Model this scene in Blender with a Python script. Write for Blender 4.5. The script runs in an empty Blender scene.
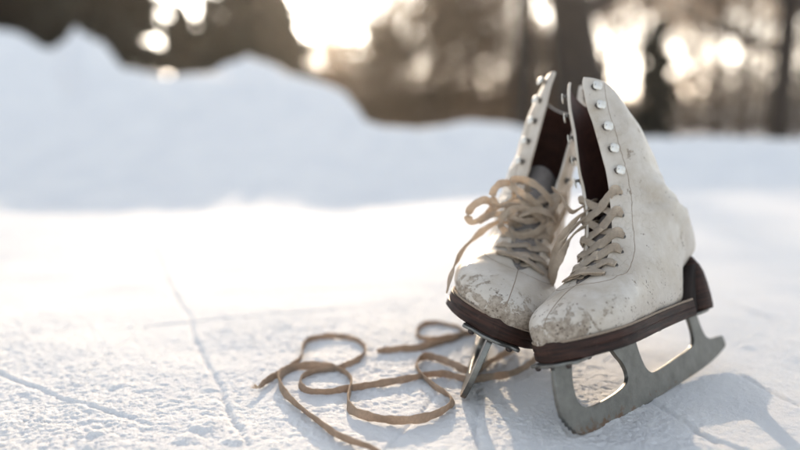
import bpy, bmesh, math, random
import numpy as np
from mathutils import Vector, Matrix
random.seed(7)
C = bpy.context.scene.collection
SC = bpy.context.scene
ZO = 0.006                      # ground datum
CAM_H = 0.2494 + ZO
PITCH = math.atan(125/778)
SUN_EL, SUN_AZ = 13.0, -3.0     # azimuth from +Y towards +X

# ------------------------------------------------------------------ helpers
def tag(o, label=None, cat=None, group=None, kind=None):
    if label: o['label'] = label
    if cat: o['category'] = cat
    if group: o['group'] = group
    if kind: o['kind'] = kind
    return o
def empty(name, loc=(0, 0, 0)):
    o = bpy.data.objects.new(name, None); C.objects.link(o); o.location = loc
    o.empty_display_size = .05
    return o
def mesh_obj(name, verts, faces, mat, parent=None, smooth=True):
    me = bpy.data.meshes.new(name)
    me.from_pydata([tuple(v) for v in verts], [], [tuple(f) for f in faces])
    if smooth: me.polygons.foreach_set('use_smooth', [True]*len(me.polygons))
    if mat: me.materials.append(mat)
    o = bpy.data.objects.new(name, me); C.objects.link(o)
    if parent: o.parent = parent
    return o
def bm_obj(name, bm, mat, parent=None, smooth=True):
    me = bpy.data.meshes.new(name); bm.normal_update(); bm.to_mesh(me); bm.free()
    if smooth: me.polygons.foreach_set('use_smooth', [True]*len(me.polygons))
    me.materials.append(mat)
    o = bpy.data.objects.new(name, me); C.objects.link(o)
    if parent: o.parent = parent
    return o
class MB:
    def __init__(s): s.v = []; s.f = []
    def add(s, v, f):
        n = len(s.v); s.v += [tuple(p) for p in v]; s.f += [tuple(i+n for i in q) for q in f]
    def tube(s, pts, rad, n=8, cap=True):
        P = [np.array(p, float) for p in pts]; k = len(P)
        if not hasattr(rad, '__len__'): rad = [rad]*k
        t0 = P[1]-P[0]; t0 /= np.linalg.norm(t0)
        a = np.array([0, 0, 1.]) if abs(t0[2]) < .9 else np.array([1., 0, 0])
        nrm = np.cross(t0, a); nrm /= np.linalg.norm(nrm)
        V = []
        for i in range(k):
            t = P[min(i+1, k-1)]-P[max(i-1, 0)]; t /= (np.linalg.norm(t)+1e-12)
            nrm = nrm-t*(nrm@t); nrm /= (np.linalg.norm(nrm)+1e-12); b = np.cross(t, nrm)
            for j in range(n):
                q = 2*math.pi*j/n
                V.append(P[i]+rad[i]*(math.cos(q)*nrm+math.sin(q)*b))
        F = [(i*n+j, i*n+(j+1) % n, (i+1)*n+(j+1) % n, (i+1)*n+j) for i in range(k-1) for j in range(n)]
        if cap: F += [tuple(range(n))[::-1], tuple((k-1)*n+j for j in range(n))]
        s.add(V, F)
    def build(s, name, mat, parent=None, smooth=True):
        return mesh_obj(name, s.v, s.f, mat, parent, smooth)
def cr(P, per=8, closed=False):
    """Catmull-Rom through the rows of P"""
    P = np.array(P, float); n = len(P); out = []
    rng = range(n) if closed else range(n-1)
    for i in rng:
        if closed: a, b, c, d = P[(i-1) % n], P[i], P[(i+1) % n], P[(i+2) % n]
        else:
            b, c = P[i], P[i+1]; a = P[i-1] if i else 2*b-c; d = P[i+2] if i+2 < n else 2*c-b
        for k in range(per):
            t = k/per
            out.append(.5*((2*b)+(-a+c)*t+(2*a-5*b+4*c-d)*t*t+(-a+3*b-3*c+d)*t**3))
    if not closed: out.append(P[-1])
    return np.array(out)
# value noise -------------------------------------------------------------
_rs = np.random.RandomState(3)
_T = _rs.rand(256, 256)
def vn(x, y):
    xi = np.floor(x).astype(int); yi = np.floor(y).astype(int); fx = x-xi; fy = y-yi
    fx = fx*fx*(3-2*fx); fy = fy*fy*(3-2*fy)
    g = lambda a, b: _T[a % 256, b % 256]
    return (g(xi, yi)*(1-fx)+g(xi+1, yi)*fx)*(1-fy)+(g(xi, yi+1)*(1-fx)+g(xi+1, yi+1)*fx)*fy-.5
def sstep(a, b, x):
    t = np.clip((x-a)/(b-a), 0, 1); return t*t*(3-2*t)

# ------------------------------------------------------------------ materials
def newmat(name):
    m = bpy.data.materials.new(name); m.use_nodes = True
    nt = m.node_tree; b = nt.nodes['Principled BSDF']
    return m, nt, b
def N(nt, t, **k):
    n = nt.nodes.new(t)
    for a, v in k.items():
        if a in n.inputs: n.inputs[a].default_value = v
        else: setattr(n, a, v)
    return n
def noise(nt, co, scale, detail=4, rough=.55, dist=0):
    n = N(nt, 'ShaderNodeTexNoise'); n.inputs['Scale'].default_value = scale
    n.inputs['Detail'].default_value = detail; n.inputs['Roughness'].default_value = rough
    n.inputs['Distortion'].default_value = dist
    nt.links.new(co, n.inputs['Vector']); return n.outputs['Fac']
def ramp(nt, fac, a, b, c0=(0, 0, 0, 1), c1=(1, 1, 1, 1)):
    r = N(nt, 'ShaderNodeValToRGB'); r.color_ramp.elements[0].position = a; r.color_ramp.elements[1].position = b
    r.color_ramp.elements[0].color = c0; r.color_ramp.elements[1].color = c1
    nt.links.new(fac, r.inputs[0]); return r.outputs[0]
def mix(nt, fac, a, b, mode='MIX'):
    m = N(nt, 'ShaderNodeMix', data_type='RGBA', blend_type=mode)
    for s, v in ((0, fac), (6, a), (7, b)):
        if isinstance(v, (int, float, tuple)): m.inputs[s].default_value = v
        else: nt.links.new(v, m.inputs[s])
    return m.outputs[2]
def math_(nt, op, a, b=None, clamp=False):
    m = N(nt, 'ShaderNodeMath', operation=op); m.use_clamp = clamp
    for s, v in ((0, a), (1, b)):
        if v is None: continue
        if isinstance(v, (int, float)): m.inputs[s].default_value = v
        else: nt.links.new(v, m.inputs[s])
    return m.outputs[0]
def bump(nt, h, strength, dist, b, nrm=None):
    n = N(nt, 'ShaderNodeBump'); n.inputs['Strength'].default_value = strength; n.inputs['Distance'].default_value = dist
    nt.links.new(h, n.inputs['Height'])
    if nrm is not None: nt.links.new(nrm, n.inputs['Normal'])
    if b is not None: nt.links.new(n.outputs[0], b.inputs['Normal'])
    return n.outputs[0]
def coords(nt, kind='Object'):
    return N(nt, 'ShaderNodeTexCoord').outputs[kind]
def srgb(r, g, b): return tuple(((c/255)/12.92 if c/255 < .04045 else ((c/255+.055)/1.055)**2.4) for c in (r, g, b))+(1,)

def mat_snow():
    m, nt, b = newmat('snow'); co = coords(nt)
    n1 = noise(nt, co, 9, 5, .6); n2 = noise(nt, co, 900, 3, .6); n3 = noise(nt, co, 2600, 2, .7)
    # slightly grey, dirtier where the ice shows through
    col = mix(nt, ramp(nt, n1, .35, .62), (.83, .835, .85, 1), (.90, .895, .89, 1))
    dirt = ramp(nt, noise(nt, co, 55, 6, .7), .66, .78)
    col = mix(nt, math_(nt, 'MULTIPLY', dirt, .18), col, (.42, .38, .34, 1))
    nt.links.new(col, b.inputs['Base Color'])
    b.inputs['Roughness'].default_value = .8
    b.inputs['Specular IOR Level'].default_value = .06
    b.inputs['Subsurface Weight'].default_value = .35
    b.inputs['Subsurface Radius'].default_value = (1, .95, .85)
    b.inputs['Subsurface Scale'].default_value = .004
    s = math_(nt, 'ADD', n2, math_(nt, 'MULTIPLY', n3, .5))
    bump(nt, s, 1., .0022, b)
    return m
def mat_leather(seed=0.):
    m, nt, b = newmat('white_leather'); co = coords(nt)
    if seed:
        mp = N(nt, 'ShaderNodeMapping'); mp.inputs['Location'].default_value = (0, 0, 0); nt.links.new(co, mp.inputs[0])
    sx = N(nt, 'ShaderNodeSeparateXYZ'); nt.links.new(co, sx.inputs[0]); X, Y, Z = sx.outputs
    vadd = N(nt, 'ShaderNodeVectorMath', operation='ADD'); vadd.inputs[1].default_value = (seed, seed*.7, 0); nt.links.new(co, vadd.inputs[0])
    cs = vadd.outputs[0]
    base = mix(nt, ramp(nt, noise(nt, cs, 22, 5, .6), .35, .7), (.53, .49, .44, 1), (.40, .35, .295, 1))
    # yellowish grime towards lace facing
    base = mix(nt, math_(nt, 'MULTIPLY', ramp(nt, noise(nt, cs, 38, 7, .7), .46, .68), .5), base, (.33, .265, .185, 1))
    # worn toe : leather rubbed through to brown-grey
    tx = N(nt, 'ShaderNodeMapRange'); tx.inputs[1].default_value = .195; tx.inputs[2].default_value = .25; nt.links.new(X, tx.inputs[0])
    tz = N(nt, 'ShaderNodeMapRange'); tz.inputs[1].default_value = .042; tz.inputs[2].default_value = .012; nt.links.new(Z, tz.inputs[0])
    zone = math_(nt, 'MULTIPLY', tx.outputs[0], math_(nt, 'ADD', math_(nt, 'MULTIPLY', tz.outputs[0], .85), .15))
    nn = noise(nt, cs, 62, 8, .72, .4)
    wear = ramp(nt, math_(nt, 'ADD', nn, math_(nt, 'MULTIPLY', zone, .23)), .64, .672)
    wcol = mix(nt, ramp(nt, noise(nt, cs, 260, 4, .7), .4, .6), (.165, .125, .09, 1), (.34, .29, .235, 1))
    col = mix(nt, math_(nt, 'MULTIPLY', wear, .85), base, wcol)
    # dark flecks along the lower flank
    vo = N(nt, 'ShaderNodeTexVoronoi', feature='F1'); vo.inputs['Scale'].default_value = 330; nt.links.new(cs, vo.inputs['Vector'])
    fx = N(nt, 'ShaderNodeMapRange'); fx.inputs[1].default_value = .045; fx.inputs[2].default_value = .01; nt.links.new(Z, fx.inputs[0])
    fl = math_(nt, 'ADD', noise(nt, cs, 70, 5, .7), math_(nt, 'MULTIPLY', fx.outputs[0], .13))
    fleck = math_(nt, 'MULTIPLY', ramp(nt, fl, .60, .66), ramp(nt, vo.outputs['Distance'], .22, .34, (1, 1, 1, 1), (0, 0, 0, 1)))
    col = mix(nt, math_(nt, 'MULTIPLY', fleck, .85), col, (.085, .06, .045, 1))
    # fine cracks
    ck = N(nt, 'ShaderNodeTexVoronoi', feature='DISTANCE_TO_EDGE'); ck.inputs['Scale'].default_value = 120
    dv = N(nt, 'ShaderNodeVectorMath', operation='ADD'); nz = N(nt, 'ShaderNodeTexNoise'); nz.inputs['Scale'].default_value = 90
    nt.links.new(cs, nz.inputs['Vector'])
    sc = N(nt, 'ShaderNodeVectorMath', operation='SCALE'); sc.inputs['Scale'].default_value = .012; nt.links.new(nz.outputs['Color'], sc.inputs[0])
    nt.links.new(cs, dv.inputs[0]); nt.links.new(sc.outputs[0], dv.inputs[1]); nt.links.new(dv.outputs[0], ck.inputs['Vector'])
    crack = math_(nt, 'MULTIPLY', ramp(nt, ck.outputs['Distance'], .012, .05, (1, 1, 1, 1), (0, 0, 0, 1)), ramp(nt, noise(nt, cs, 30, 3), .5, .62))
    col = mix(nt, math_(nt, 'MULTIPLY', crack, .16), col, (.2, .15, .11, 1))
    nt.links.new(col, b.inputs['Base Color'])
    rg = mix(nt, wear, (.42, .42, .42, 1), (.8, .8, .8, 1)); nt.links.new(rg, b.inputs['Roughness'])
    b.inputs['Specular IOR Level'].default_value = .4
    h = math_(nt, 'SUBTRACT', math_(nt, 'ADD', noise(nt, cs, 60, 6, .6), math_(nt, 'MULTIPLY', noise(nt, cs, 900, 2, .6), .12)), math_(nt, 'MULTIPLY', wear, .35))
    h = math_(nt, 'SUBTRACT', h, math_(nt, 'MULTIPLY', crack, .2))
    bump(nt, h, .55, .0016, b)
    return m
def simple(name, c, rough=.6, metal=0, var=.25, scale=120, bd=.0005, c2=None, spec=.5, trans=0):
    m, nt, b = newmat(name); co = coords(nt)
    c2 = c2 or tuple(x*(1-var) for x in c[:3])
    n = noise(nt, co, scale, 6, .65)
    col = mix(nt, ramp(nt, n, .38, .64), tuple(c[:3])+(1,), tuple(c2[:3])+(1,))
    nt.links.new(col, b.inputs['Base Color'])
    b.inputs['Roughness'].default_value = rough; b.inputs['Metallic'].default_value = metal
    b.inputs['Specular IOR Level'].default_value = spec
    if bd: bump(nt, n, .5, bd, b)
    if trans:
        t = N(nt, 'ShaderNodeBsdfTranslucent'); nt.links.new(col, t.inputs['Color'])
        ms = N(nt, 'ShaderNodeMixShader'); ms.inputs[0].default_value = trans
        nt.links.new(b.outputs[0], ms.inputs[1]); nt.links.new(t.outputs[0], ms.inputs[2])
        nt.links.new(ms.outputs[0], nt.nodes['Material Output'].inputs['Surface'])
    return m
def mat_sole():
    m, nt, b = newmat('dark_brown_sole'); co = coords(nt)
    mp = N(nt, 'ShaderNodeMapping'); mp.inputs['Scale'].default_value = (40, 40, 420); nt.links.new(co, mp.inputs[0])
    s = N(nt, 'ShaderNodeTexNoise'); s.inputs['Scale'].default_value = 1; s.inputs['Detail'].default_value = 6; nt.links.new(mp.outputs[0], s.inputs['Vector'])
    col = mix(nt, ramp(nt, s.outputs['Fac'], .38, .66), (.014, .0065, .005, 1), (.045, .019, .013, 1))
    sc = ramp(nt, noise(nt, co, 110, 7, .75), .58, .70)
    col = mix(nt, math_(nt, 'MULTIPLY', sc, .35), col, (.13, .075, .052, 1))
    nt.links.new(col, b.inputs['Base Color']); b.inputs['Roughness'].default_value = .6; b.inputs['Specular IOR Level'].default_value = .25
    bump(nt, s.outputs['Fac'], .7, .0008, b)
    return m
def mat_blade():
    m, nt, b = newmat('nickel_steel'); co = coords(nt)
    sx = N(nt, 'ShaderNodeSeparateXYZ'); nt.links.new(co, sx.inputs[0]); X, Y, Z = sx.outputs
    n = noise(nt, co, 60, 7, .7); f = noise(nt, co, 420, 5, .7)
    col = mix(nt, ramp(nt, n, .35, .68), (.165, .166, .158, 1), (.10, .10, .094, 1))
    pit = ramp(nt, f, .60, .70); col = mix(nt, math_(nt, 'MULTIPLY', pit, .5), col, (.13, .12, .10, 1))
    lz = N(nt, 'ShaderNodeMapRange'); lz.inputs[1].default_value = -.052; lz.inputs[2].default_value = -.074; nt.links.new(Z, lz.inputs[0])
    tx = N(nt, 'ShaderNodeMapRange'); tx.inputs[1].default_value = .17; tx.inputs[2].default_value = .26; nt.links.new(X, tx.inputs[0])
    zone = math_(nt, 'ADD', math_(nt, 'MULTIPLY', lz.outputs[0], .16), math_(nt, 'MULTIPLY', math_(nt, 'MULTIPLY', tx.outputs[0], lz.outputs[0]), .22))
    rust = ramp(nt, math_(nt, 'ADD', noise(nt, co, 85, 8, .75), zone), .64, .74)
    col = mix(nt, math_(nt, 'MULTIPLY', rust, .75), col, (.20, .125, .08, 1))
    nt.links.new(col, b.inputs['Base Color'])
    b.inputs['Metallic'].default_value = .7
    nt.links.new(mix(nt, rust, (.38, .38, .38, 1), (.85, .85, .85, 1)), b.inputs['Roughness'])
    bump(nt, math_(nt, 'ADD', n, math_(nt, 'MULTIPLY', f, .4)), .4, .0007, b)
    return m
def mat_lace(name, c, c2, trans=.25):
    m, nt, b = newmat(name); co = coords(nt, 'UV')
    w = N(nt, 'ShaderNodeTexWave', wave_type='BANDS', bands_direction='X'); w.inputs['Scale'].default_value = 1.; w.inputs['Distortion'].default_value = .4
    nt.links.new(co, w.inputs['Vector'])
    ob = coords(nt); n = noise(nt, ob, 60, 6, .7)
    col = mix(nt, ramp(nt, n, .36, .66), c+(1,), c2+(1,))
    col = mix(nt, math_(nt, 'MULTIPLY', ramp(nt, noise(nt, ob, 700, 3, .7), .45, .7), .3), col, tuple(x*.55 for x in c2)+(1,))
    nt.links.new(col, b.inputs['Base Color']); b.inputs['Roughness'].default_value = .85; b.inputs['Specular IOR Level'].default_value = .15
    b.inputs['Sheen Weight'].default_value = .3
    h = math_(nt, 'ADD', w.outputs['Fac'], math_(nt, 'MULTIPLY', noise(nt, ob, 1500, 2), 1.2))
    bump(nt, h, .9, .0007, b)
    t = N(nt, 'ShaderNodeBsdfTranslucent'); nt.links.new(col, t.inputs['Color'])
    ms = N(nt, 'ShaderNodeMixShader'); ms.inputs[0].default_value = trans
    nt.links.new(b.outputs[0], ms.inputs[1]); nt.links.new(t.outputs[0], ms.inputs[2])
    nt.links.new(ms.outputs[0], nt.nodes['Material Output'].inputs['Surface'])
    return m
M = dict(
    snow=mat_snow(), sole=mat_sole(), blade=mat_blade(),
    lining=simple('brown_lining', (.075, .028, .019), .75, 0, .4, 90, .0006),
    heelm=simple('near_black_heel', (.012, .007, .006), .7, 0, .4, 90, .0005, spec=.2),  # near-black tone for the front piece of the heel
    tongue=simple('grey_tongue', (.17, .155, .15), .8, 0, .35, 80, .0008),
    hook=simple('nickel_hook', (.66, .65, .62), .5, .5, .2, 300, .0002, c2=(.6, .55, .46)),
    eyelet=simple('tarnish_and_hook_shade', (.16, .15, .14), .5, .8, .4, 400, 0),
    rivet=simple('dark_rivet', (.07, .055, .05), .5, .7, .4, 400, .0002),
    seam=simple('brown_thread', (.30, .235, .18), .9, 0, .4, 900, 0),
    welt=simple('cream_piping', (.56, .50, .42), .7, 0, .3, 300, 0),
    lace=mat_lace('cotton_lace', (.90, .77, .62), (.70, .56, .42), .4),
    lace2=mat_lace('stained_lace', (.74, .56, .41), (.50, .355, .24), .28),
    bark=simple('tree_bark', (.035, .024, .017), .9, 0, .45, 8, .01),
    needle=simple('conifer_needles', (.016, .018, .010), .8, 0, .5, 3, 0, c2=(.026, .020, .012), trans=.15),
    leaf=simple('dry_brown_leaves', (.22, .145, .09), .8, 0, .5, 3, 0, c2=(.12, .082, .052), trans=.35),
    haze_leaf=simple('haze_paled_leaves', (.55, .43, .31), .8, 0, .4, 3, 0, c2=(.36, .28, .2), trans=.5),  # dry leaves with distance haze painted into their pale colour
    twig=simple('bare_twigs', (.085, .06, .045), .9, 0, .4, 5, 0),
)
LEA = [mat_leather(0.), mat_leather(1.37)]

# ------------------------------------------------------------------ boot surface (cm)
RING = np.array([  # Bx, Bz, Fx, Fz, w, gap
 (25.15, .85, 25.16, 1.2, .12, 0), (25.0, .28, 25.05, 2.0, 1.0, 0), (24.5, .02, 24.6, 2.5, 1.9, 0), (23.6, 0, 23.7, 3.05, 2.75, 0),
 (22.4, 0, 22.5, 3.55, 3.5, 0), (21.0, 0, 20.9, 4.0, 4.05, 0), (19.5, 0, 19.5, 4.4, 4.25, 0.0), (17.9, 0, 18.3, 4.9, 4.15, .75),
 (15.7, 0, 17.2, 5.4, 3.8, 1.15), (13.0, 0, 16.2, 6.3, 3.45, 1.25), (9.6, 0, 15.3, 7.5, 3.2, 1.3), (6.7, .12, 14.8, 8.8, 3.15, 1.3),
 (5.6, 1.2, 14.4, 10.2, 3.05, 1.3), (4.5, 2.7, 14.2, 11.2, 3.05, 1.3), (2.4, 3.7, 14.1, 12.1, 3.1, 1.35), (.4, 4.4, 14.0, 13.0, 3.1, 1.35),
 (0, 6.2, 14.0, 13.9, 3.1, 1.4), (.8, 7.9, 14.0, 14.8, 2.95, 1.4), (2.2, 9.4, 14.0, 15.7, 2.75, 1.4), (3.3, 11.2, 14.0, 16.7, 2.65, 1.4),
 (4.0, 13.3, 13.9, 17.9, 2.65, 1.4), (4.9, 15.4, 13.8, 19.3, 2.55, 1.35), (6.0, 17.4, 13.5, 20.7, 2.35, 1.3), (7.1, 18.8, 13.1, 21.9, 2.15, 1.2), (7.6, 19.4, 12.8, 22.4, 2.05, 1.2)])
NR = len(RING)-1
def ringat(u):
    u = min(max(u, 0), NR); i = min(int(u), NR-1); t = u-i; P = RING
    b, c = P[i], P[i+1]; a = P[i-1] if i else 2*b-c; d = P[i+2] if i+2 <= NR else 2*c-b
    r = .5*((2*b)+(-a+c)*t+(2*a-5*b+4*c-d)*t*t+(-a+3*b-3*c+d)*t**3)
    r[5] = max(0, b[5]+(c[5]-b[5])*(t*t*(3-2*t)))
    if i == 6: r[5] = c[5]*math.sqrt(max(0, t))
    return r
def shape(u, phi, r):
    """phi 0 = sole / back centre, pi = instep / front centre"""
    foot = 1-min(max((u-8)/7, 0), 1)
    s = abs(math.sin(phi)); c = (1-math.cos(phi))/2
    low = math.cos(phi) > 0
    aL = .42*foot+.95*(1-foot); aU = .88*foot+.9*(1-foot)
    w0 = (1+math.cos(phi))/2; w0 = w0*w0*(3-2*w0)
    a = aL*w0+aU*(1-w0)
    y = r[4]*(s**a)
    k = c**(1.12*foot+1*(1-foot))
    return np.array([r[0]+(r[2]-r[0])*k, math.copysign(y, math.sin(phi)), r[1]+(r[3]-r[1])*k])
def wrinkle(p, seed):
    x, y, z = p
    d = .06*math.sin(1.1*x+2.3*y*.5+seed)*math.sin(.9*z+seed*2)
    # ankle creases
    a = math.exp(-((z-9.5)/2.6)**2)*math.exp(-((x-5.5)/4.5)**2)
    d += a*(.12*math.sin(2.6*z+.9*x+.8*y+seed)+.07*math.sin(4.7*z-1.2*x+seed*3))
    b = math.exp(-((x-18.5)/2.5)**2)*math.exp(-((z-2.8)/2)**2)
    d += b*.05*math.sin(3.4*x+1.2*z+seed)
    zc = 9.7-.03*(12-x)+.15*math.sin(.8*x+seed); k_ = float(1-sstep(11.0, 13.0, x))
    d += k_*(-.13*math.exp(-((z-zc)/.22)**2)+.12*math.exp(-((z-zc+.65)/.5)**2))
    c = sstep(12, 20, z)
    d += float(c)*(.10*math.sin(.7*z+1.3*y+seed*1.7)+.05*math.sin(1.9*x+.8*z+seed))
    return d
def phic(u, r):
    if r[5] <= 1e-4: return math.pi
    lo, hi = math.pi/2, math.pi
    for _ in range(30):
        m = (lo+hi)/2
        if shape(u, m, r)[1] > r[5]: lo = m
        else: hi = m
    return lo
class Boot:
    def __init__(s, seed, flare=0., kx=0., ky=0.):
        s.seed = seed; s.flare = flare; s.kx = kx; s.ky = ky
    def raw(s, u, phi, r=None):
        r = ringat(u) if r is None else r
        p = shape(u, phi, r)
        # the top of the flaps spreads a little
        t = float(sstep(12, 22, p[2]))*float(sstep(9, 14, p[0]))
        zz = max(0., p[2]-6.)
        p = p+np.array([zz*s.kx, math.copysign(1, phi)*t*s.flare+zz*s.ky, 0])
        return p
    def nrm(s, u, phi):
        e = .04
        uu = min(max(u, .12), NR-.1)
        a = s.raw(uu+e, phi)-s.raw(uu-e, phi); b = s.raw(uu, phi+e)-s.raw(uu, phi-e)
        n = np.cross(b, a); L = np.linalg.norm(n)
        if L < 1e-9: return np.array([1., 0, 0])
        n /= L
        r = ringat(uu); c = (shape(uu, 1.7, r)*np.array([1, 0, 1]))
        if n@(s.raw(uu, phi)-c) < 0: n = -n
        return n
    def pt(s, u, phi, off=0.):
        p = s.raw(u, phi); n = s.nrm(u, phi)
        return p+n*(off+wrinkle(p, s.seed)), n
    def edge(s, u, side, d):
        """point at arc distance d (cm) from the throat edge, side +1 / -1"""
        r = ringat(u); f = phic(u, r); p0 = s.raw(u, f); acc = 0
        while acc < d and f > .2:
            f2 = f-.02; p1 = s.raw(u, f2); acc += np.linalg.norm(p1-p0); f, p0 = f2, p1
        return side*f
    def find_u(s, z, d, side):
        lo, hi = 7.0, NR-.05
        for _ in range(22):
            m = (lo+hi)/2
            if s.raw(m, s.edge(m, side, d))[2] < z: lo = m
            else: hi = m
        return lo
CM = .01
def grid_upper(bt, parent, mat):
    SUB, NC = 5, 64
    us = np.linspace(0.04, NR, NR*SUB+1)
    TH = .24
    def layer(off, trim=0.):
        V = []
        for u in us:
            r = ringat(u); pc = phic(u, r)
            for j in range(NC+1):
                f = -pc+2*pc*j/NC
                f = max(-pc+1e-4, min(pc-1e-4, f))
                p, n = bt.pt(u, f, off); V.append(p*CM)
        return V
    W = NC+1; n = len(us)
    Vo, Vi = layer(0), layer(-TH)
    Vm1, Vm2 = layer(-.05), layer(-TH+.05)
    F = []
    o2 = len(Vo)
    gap = [ringat(u)[5] > 1e-4 for u in us]
    for i in range(n-1):
        for j in range(NC):
            a, b, c, d = i*W+j, i*W+j+1, (i+1)*W+j+1, (i+1)*W+j
            F.append((a, d, c, b)); F.append((a+o2, b+o2, c+o2, d+o2))
        if gap[i] or gap[i+1]:
            for j in (0, NC):
                a, d = i*W+j, (i+1)*W+j
                F.append((a, a+o2, d+o2, d) if j == 0 else (a, d, d+o2, a+o2))
    i = n-1
    for j in range(NC): F.append((i*W+j, i*W+j+1, i*W+j+1+o2, i*W+j+o2))
    F.append(tuple(range(W)))
    bm = bmesh.new(); vs = [bm.verts.new(v) for v in Vo+Vi]
    for f in F:
        try: bm.faces.new([vs[k] for k in f])
        except ValueError: pass
    bmesh.ops.remove_doubles(bm, verts=bm.verts, dist=3e-5)
    bmesh.ops.recalc_face_normals(bm, faces=bm.faces)
    o = bm_obj('upper', bm, mat, parent)
    bv = o.modifiers.new('b', 'BEVEL'); bv.width = .0006; bv.segments = 2; bv.limit_method = 'ANGLE'; bv.angle_limit = math.radians(50)
    # lining, a thin sheet inside
    V = []; us2 = np.linspace(7.6, NR-.04, 90)
    for u in us2:
        r = ringat(u); pc = phic(u, r)-.04
        for j in range(NC+1):
            p, nn = bt.pt(u, -pc+2*pc*j/NC, -TH-.03); V.append(p*CM)
    F = [(i*W+j, i*W+j+1, (i+1)*W+j+1, (i+1)*W+j) for i in range(len(us2)-1) for j in range(NC)]
    mesh_obj('lining', V, F, M['lining'], parent)

def strip(pts, nrm, w, t, twist=None):
    """a soft flat lace : returns verts, faces, uv; pts (n,3), nrm face normal per point, width w, thickness t"""
    P = np.array(pts, float); n = len(P); V = []; UV = []
    sec = []
    for k in range(12):
        q = 2*math.pi*k/12; c, s_ = math.cos(q), math.sin(q)
        sec.append((math.copysign(abs(c)**.7, c)*.5*w, math.copysign(abs(s_)**.8, s_)*.5*t))
    L = 0
    for i in range(n):
        T = P[min(i+1, n-1)]-P[max(i-1, 0)]; T /= np.linalg.norm(T)+1e-12
        nn = np.array(nrm[i], float); nn -= T*(nn@T); nn /= np.linalg.norm(nn)+1e-12
        b = np.cross(T, nn)
        if twist is not None:
            a = twist[i]; nn, b = nn*math.cos(a)+b*math.sin(a), b*math.cos(a)-nn*math.sin(a)
        if i: L += np.linalg.norm(P[i]-P[i-1])
        wob = (1+.10*math.sin(L*310)+.06*math.sin(L*730+1))*min(1, .45+L/.016)
        for x, z in sec:
            V.append(P[i]+b*x*wob+nn*z); UV.append((L*700, x*600))
    m = len(sec)
    F = [(i*m+j, i*m+(j+1) % m, (i+1)*m+(j+1) % m, (i+1)*m+j) for i in range(n-1) for j in range(m)]
    F += [tuple(range(m))[::-1], tuple((n-1)*m+j for j in range(m))]
    return V, F, UV
def strip_obj(name, strips, mat, parent):
    V, F, UV = [], [], []
    for v, f, uv in strips:
        k = len(V); V += list(v); F += [tuple(i+k for i in q) for q in f]; UV += list(uv)
    o = mesh_obj(name, V, F, mat, parent)
    ul = o.data.uv_layers.new(name='UVMap'); idx = np.zeros(len(o.data.loops), int)
    o.data.loops.foreach_get('vertex_index', idx)
    ul.data.foreach_set('uv', np.array(UV)[idx].astype('f').ravel())
    return o
def outline_mesh(pts, y0, y1, name, mat, parent, bev=.0003, axis='y'):
    """flat outline in the xz plane with real thickness"""
    cu = bpy.data.curves.new(name, 'CURVE'); cu.dimensions = '2D'; cu.fill_mode = 'BOTH'
    sp = cu.splines.new('POLY'); sp.points.add(len(pts)-1)
    for i, p in enumerate(pts): sp.points[i].co = (p[0]*CM, p[1]*CM, 0, 1)
    sp.use_cyclic_u = True
    cu.extrude = (y1-y0)/2*CM-bev; cu.bevel_depth = bev; cu.bevel_resolution = 1; cu.offset = -bev
    tmp = bpy.data.objects.new(name, cu); C.objects.link(tmp)
    dg = bpy.context.evaluated_depsgraph_get(); me = bpy.data.meshes.new_from_object(tmp.evaluated_get(dg))
    bpy.data.objects.remove(tmp); bpy.data.curves.remove(cu)
    mid = (y0+y1)/2*CM
    if axis == 'y':
        for v in me.vertices: x, y, z = v.co; v.co = (x, -z+mid, y)
    else:
        for v in me.vertices: x, y, z = v.co; v.co = (x, y, z+mid)
    me.materials.clear(); me.materials.append(mat)
    o = bpy.data.objects.new(name, me); C.objects.link(o); o.parent = parent
    return o

BL = [(25.3, -1.1), (25.6, -2.4), (25.75, -3.6), (25.75, -4.5), (25.72, -5.0)]
TEETH = [(25.5, -5.2), (25.52, -5.4), (25.25, -5.52), (25.24, -5.8), (24.95, -5.9), (24.9, -6.17), (24.6, -6.25), (24.5, -6.55), (24.15, -6.6), (23.7, -6.85)]
BL2 = [(22.5, -6.97), (21, -7.12), (19.2, -7.2), (16.8, -7.18), (14.8, -7.1), (12.6, -6.97), (10.6, -6.85), (7, -6.68), (3.8, -6.5), (1.6, -6.3), (.1, -6.1), (-1.5, -5.8), (-2.8, -5.45)]
BL3 = [(-2.95, -5.2), (-2.75, -4.45), (-2.45, -4.3), (-1.2, -4.22), (-.2, -4.12), (.55, -3.85), (.95, -3.3), (1.25, -2.4), (1.5, -1.1)]
BL4 = [(3.25, -1.1), (3.05, -2.2), (3.0, -3.0), (3.2, -3.65), (3.7, -4.1), (5, -4.3), (7.2, -4.5), (9.5, -4.72), (11.3, -4.8), (12.1, -4.62), (12.65, -4.15), (13.0, -3.3), (13.2, -2.3), (13.3, -1.1)]
BL5 = [(17.4, -1.1), (16.7, -2.2), (16.1, -2.9), (15.75, -3.7), (15.8, -4.3), (16.4, -4.75), (17.9, -5.05), (20.3, -5.2), (21.8, -5.15), (22.8, -4.9), (23.35, -4.3), (23.5, -3.5), (23.35, -2.4), (22.9, -1.1)]
def blade_outline():
    o = []
    for seg, per in ((BL, 3), (TEETH, 0), (BL2, 3), (BL3, 4), (BL4, 4), (BL5, 4)):
        o += [tuple(p) for p in (cr(seg, per) if per else seg)]
    return o
def sole_half(x):
    P = [(-.3, .6), (.1, 1.7), (1., 2.45), (2.6, 2.8), (5, 2.85), (8, 2.75), (11, 2.95), (14, 3.25), (17, 3.75), (19.3, 4.0), (21.0, 3.95), (22.4, 3.5), (23.6, 2.85), (24.5, 2.0), (25.0, 1.1), (25.2, .3)]
    return float(np.interp(x, [p[0] for p in P], [p[1] for p in P]))
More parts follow.
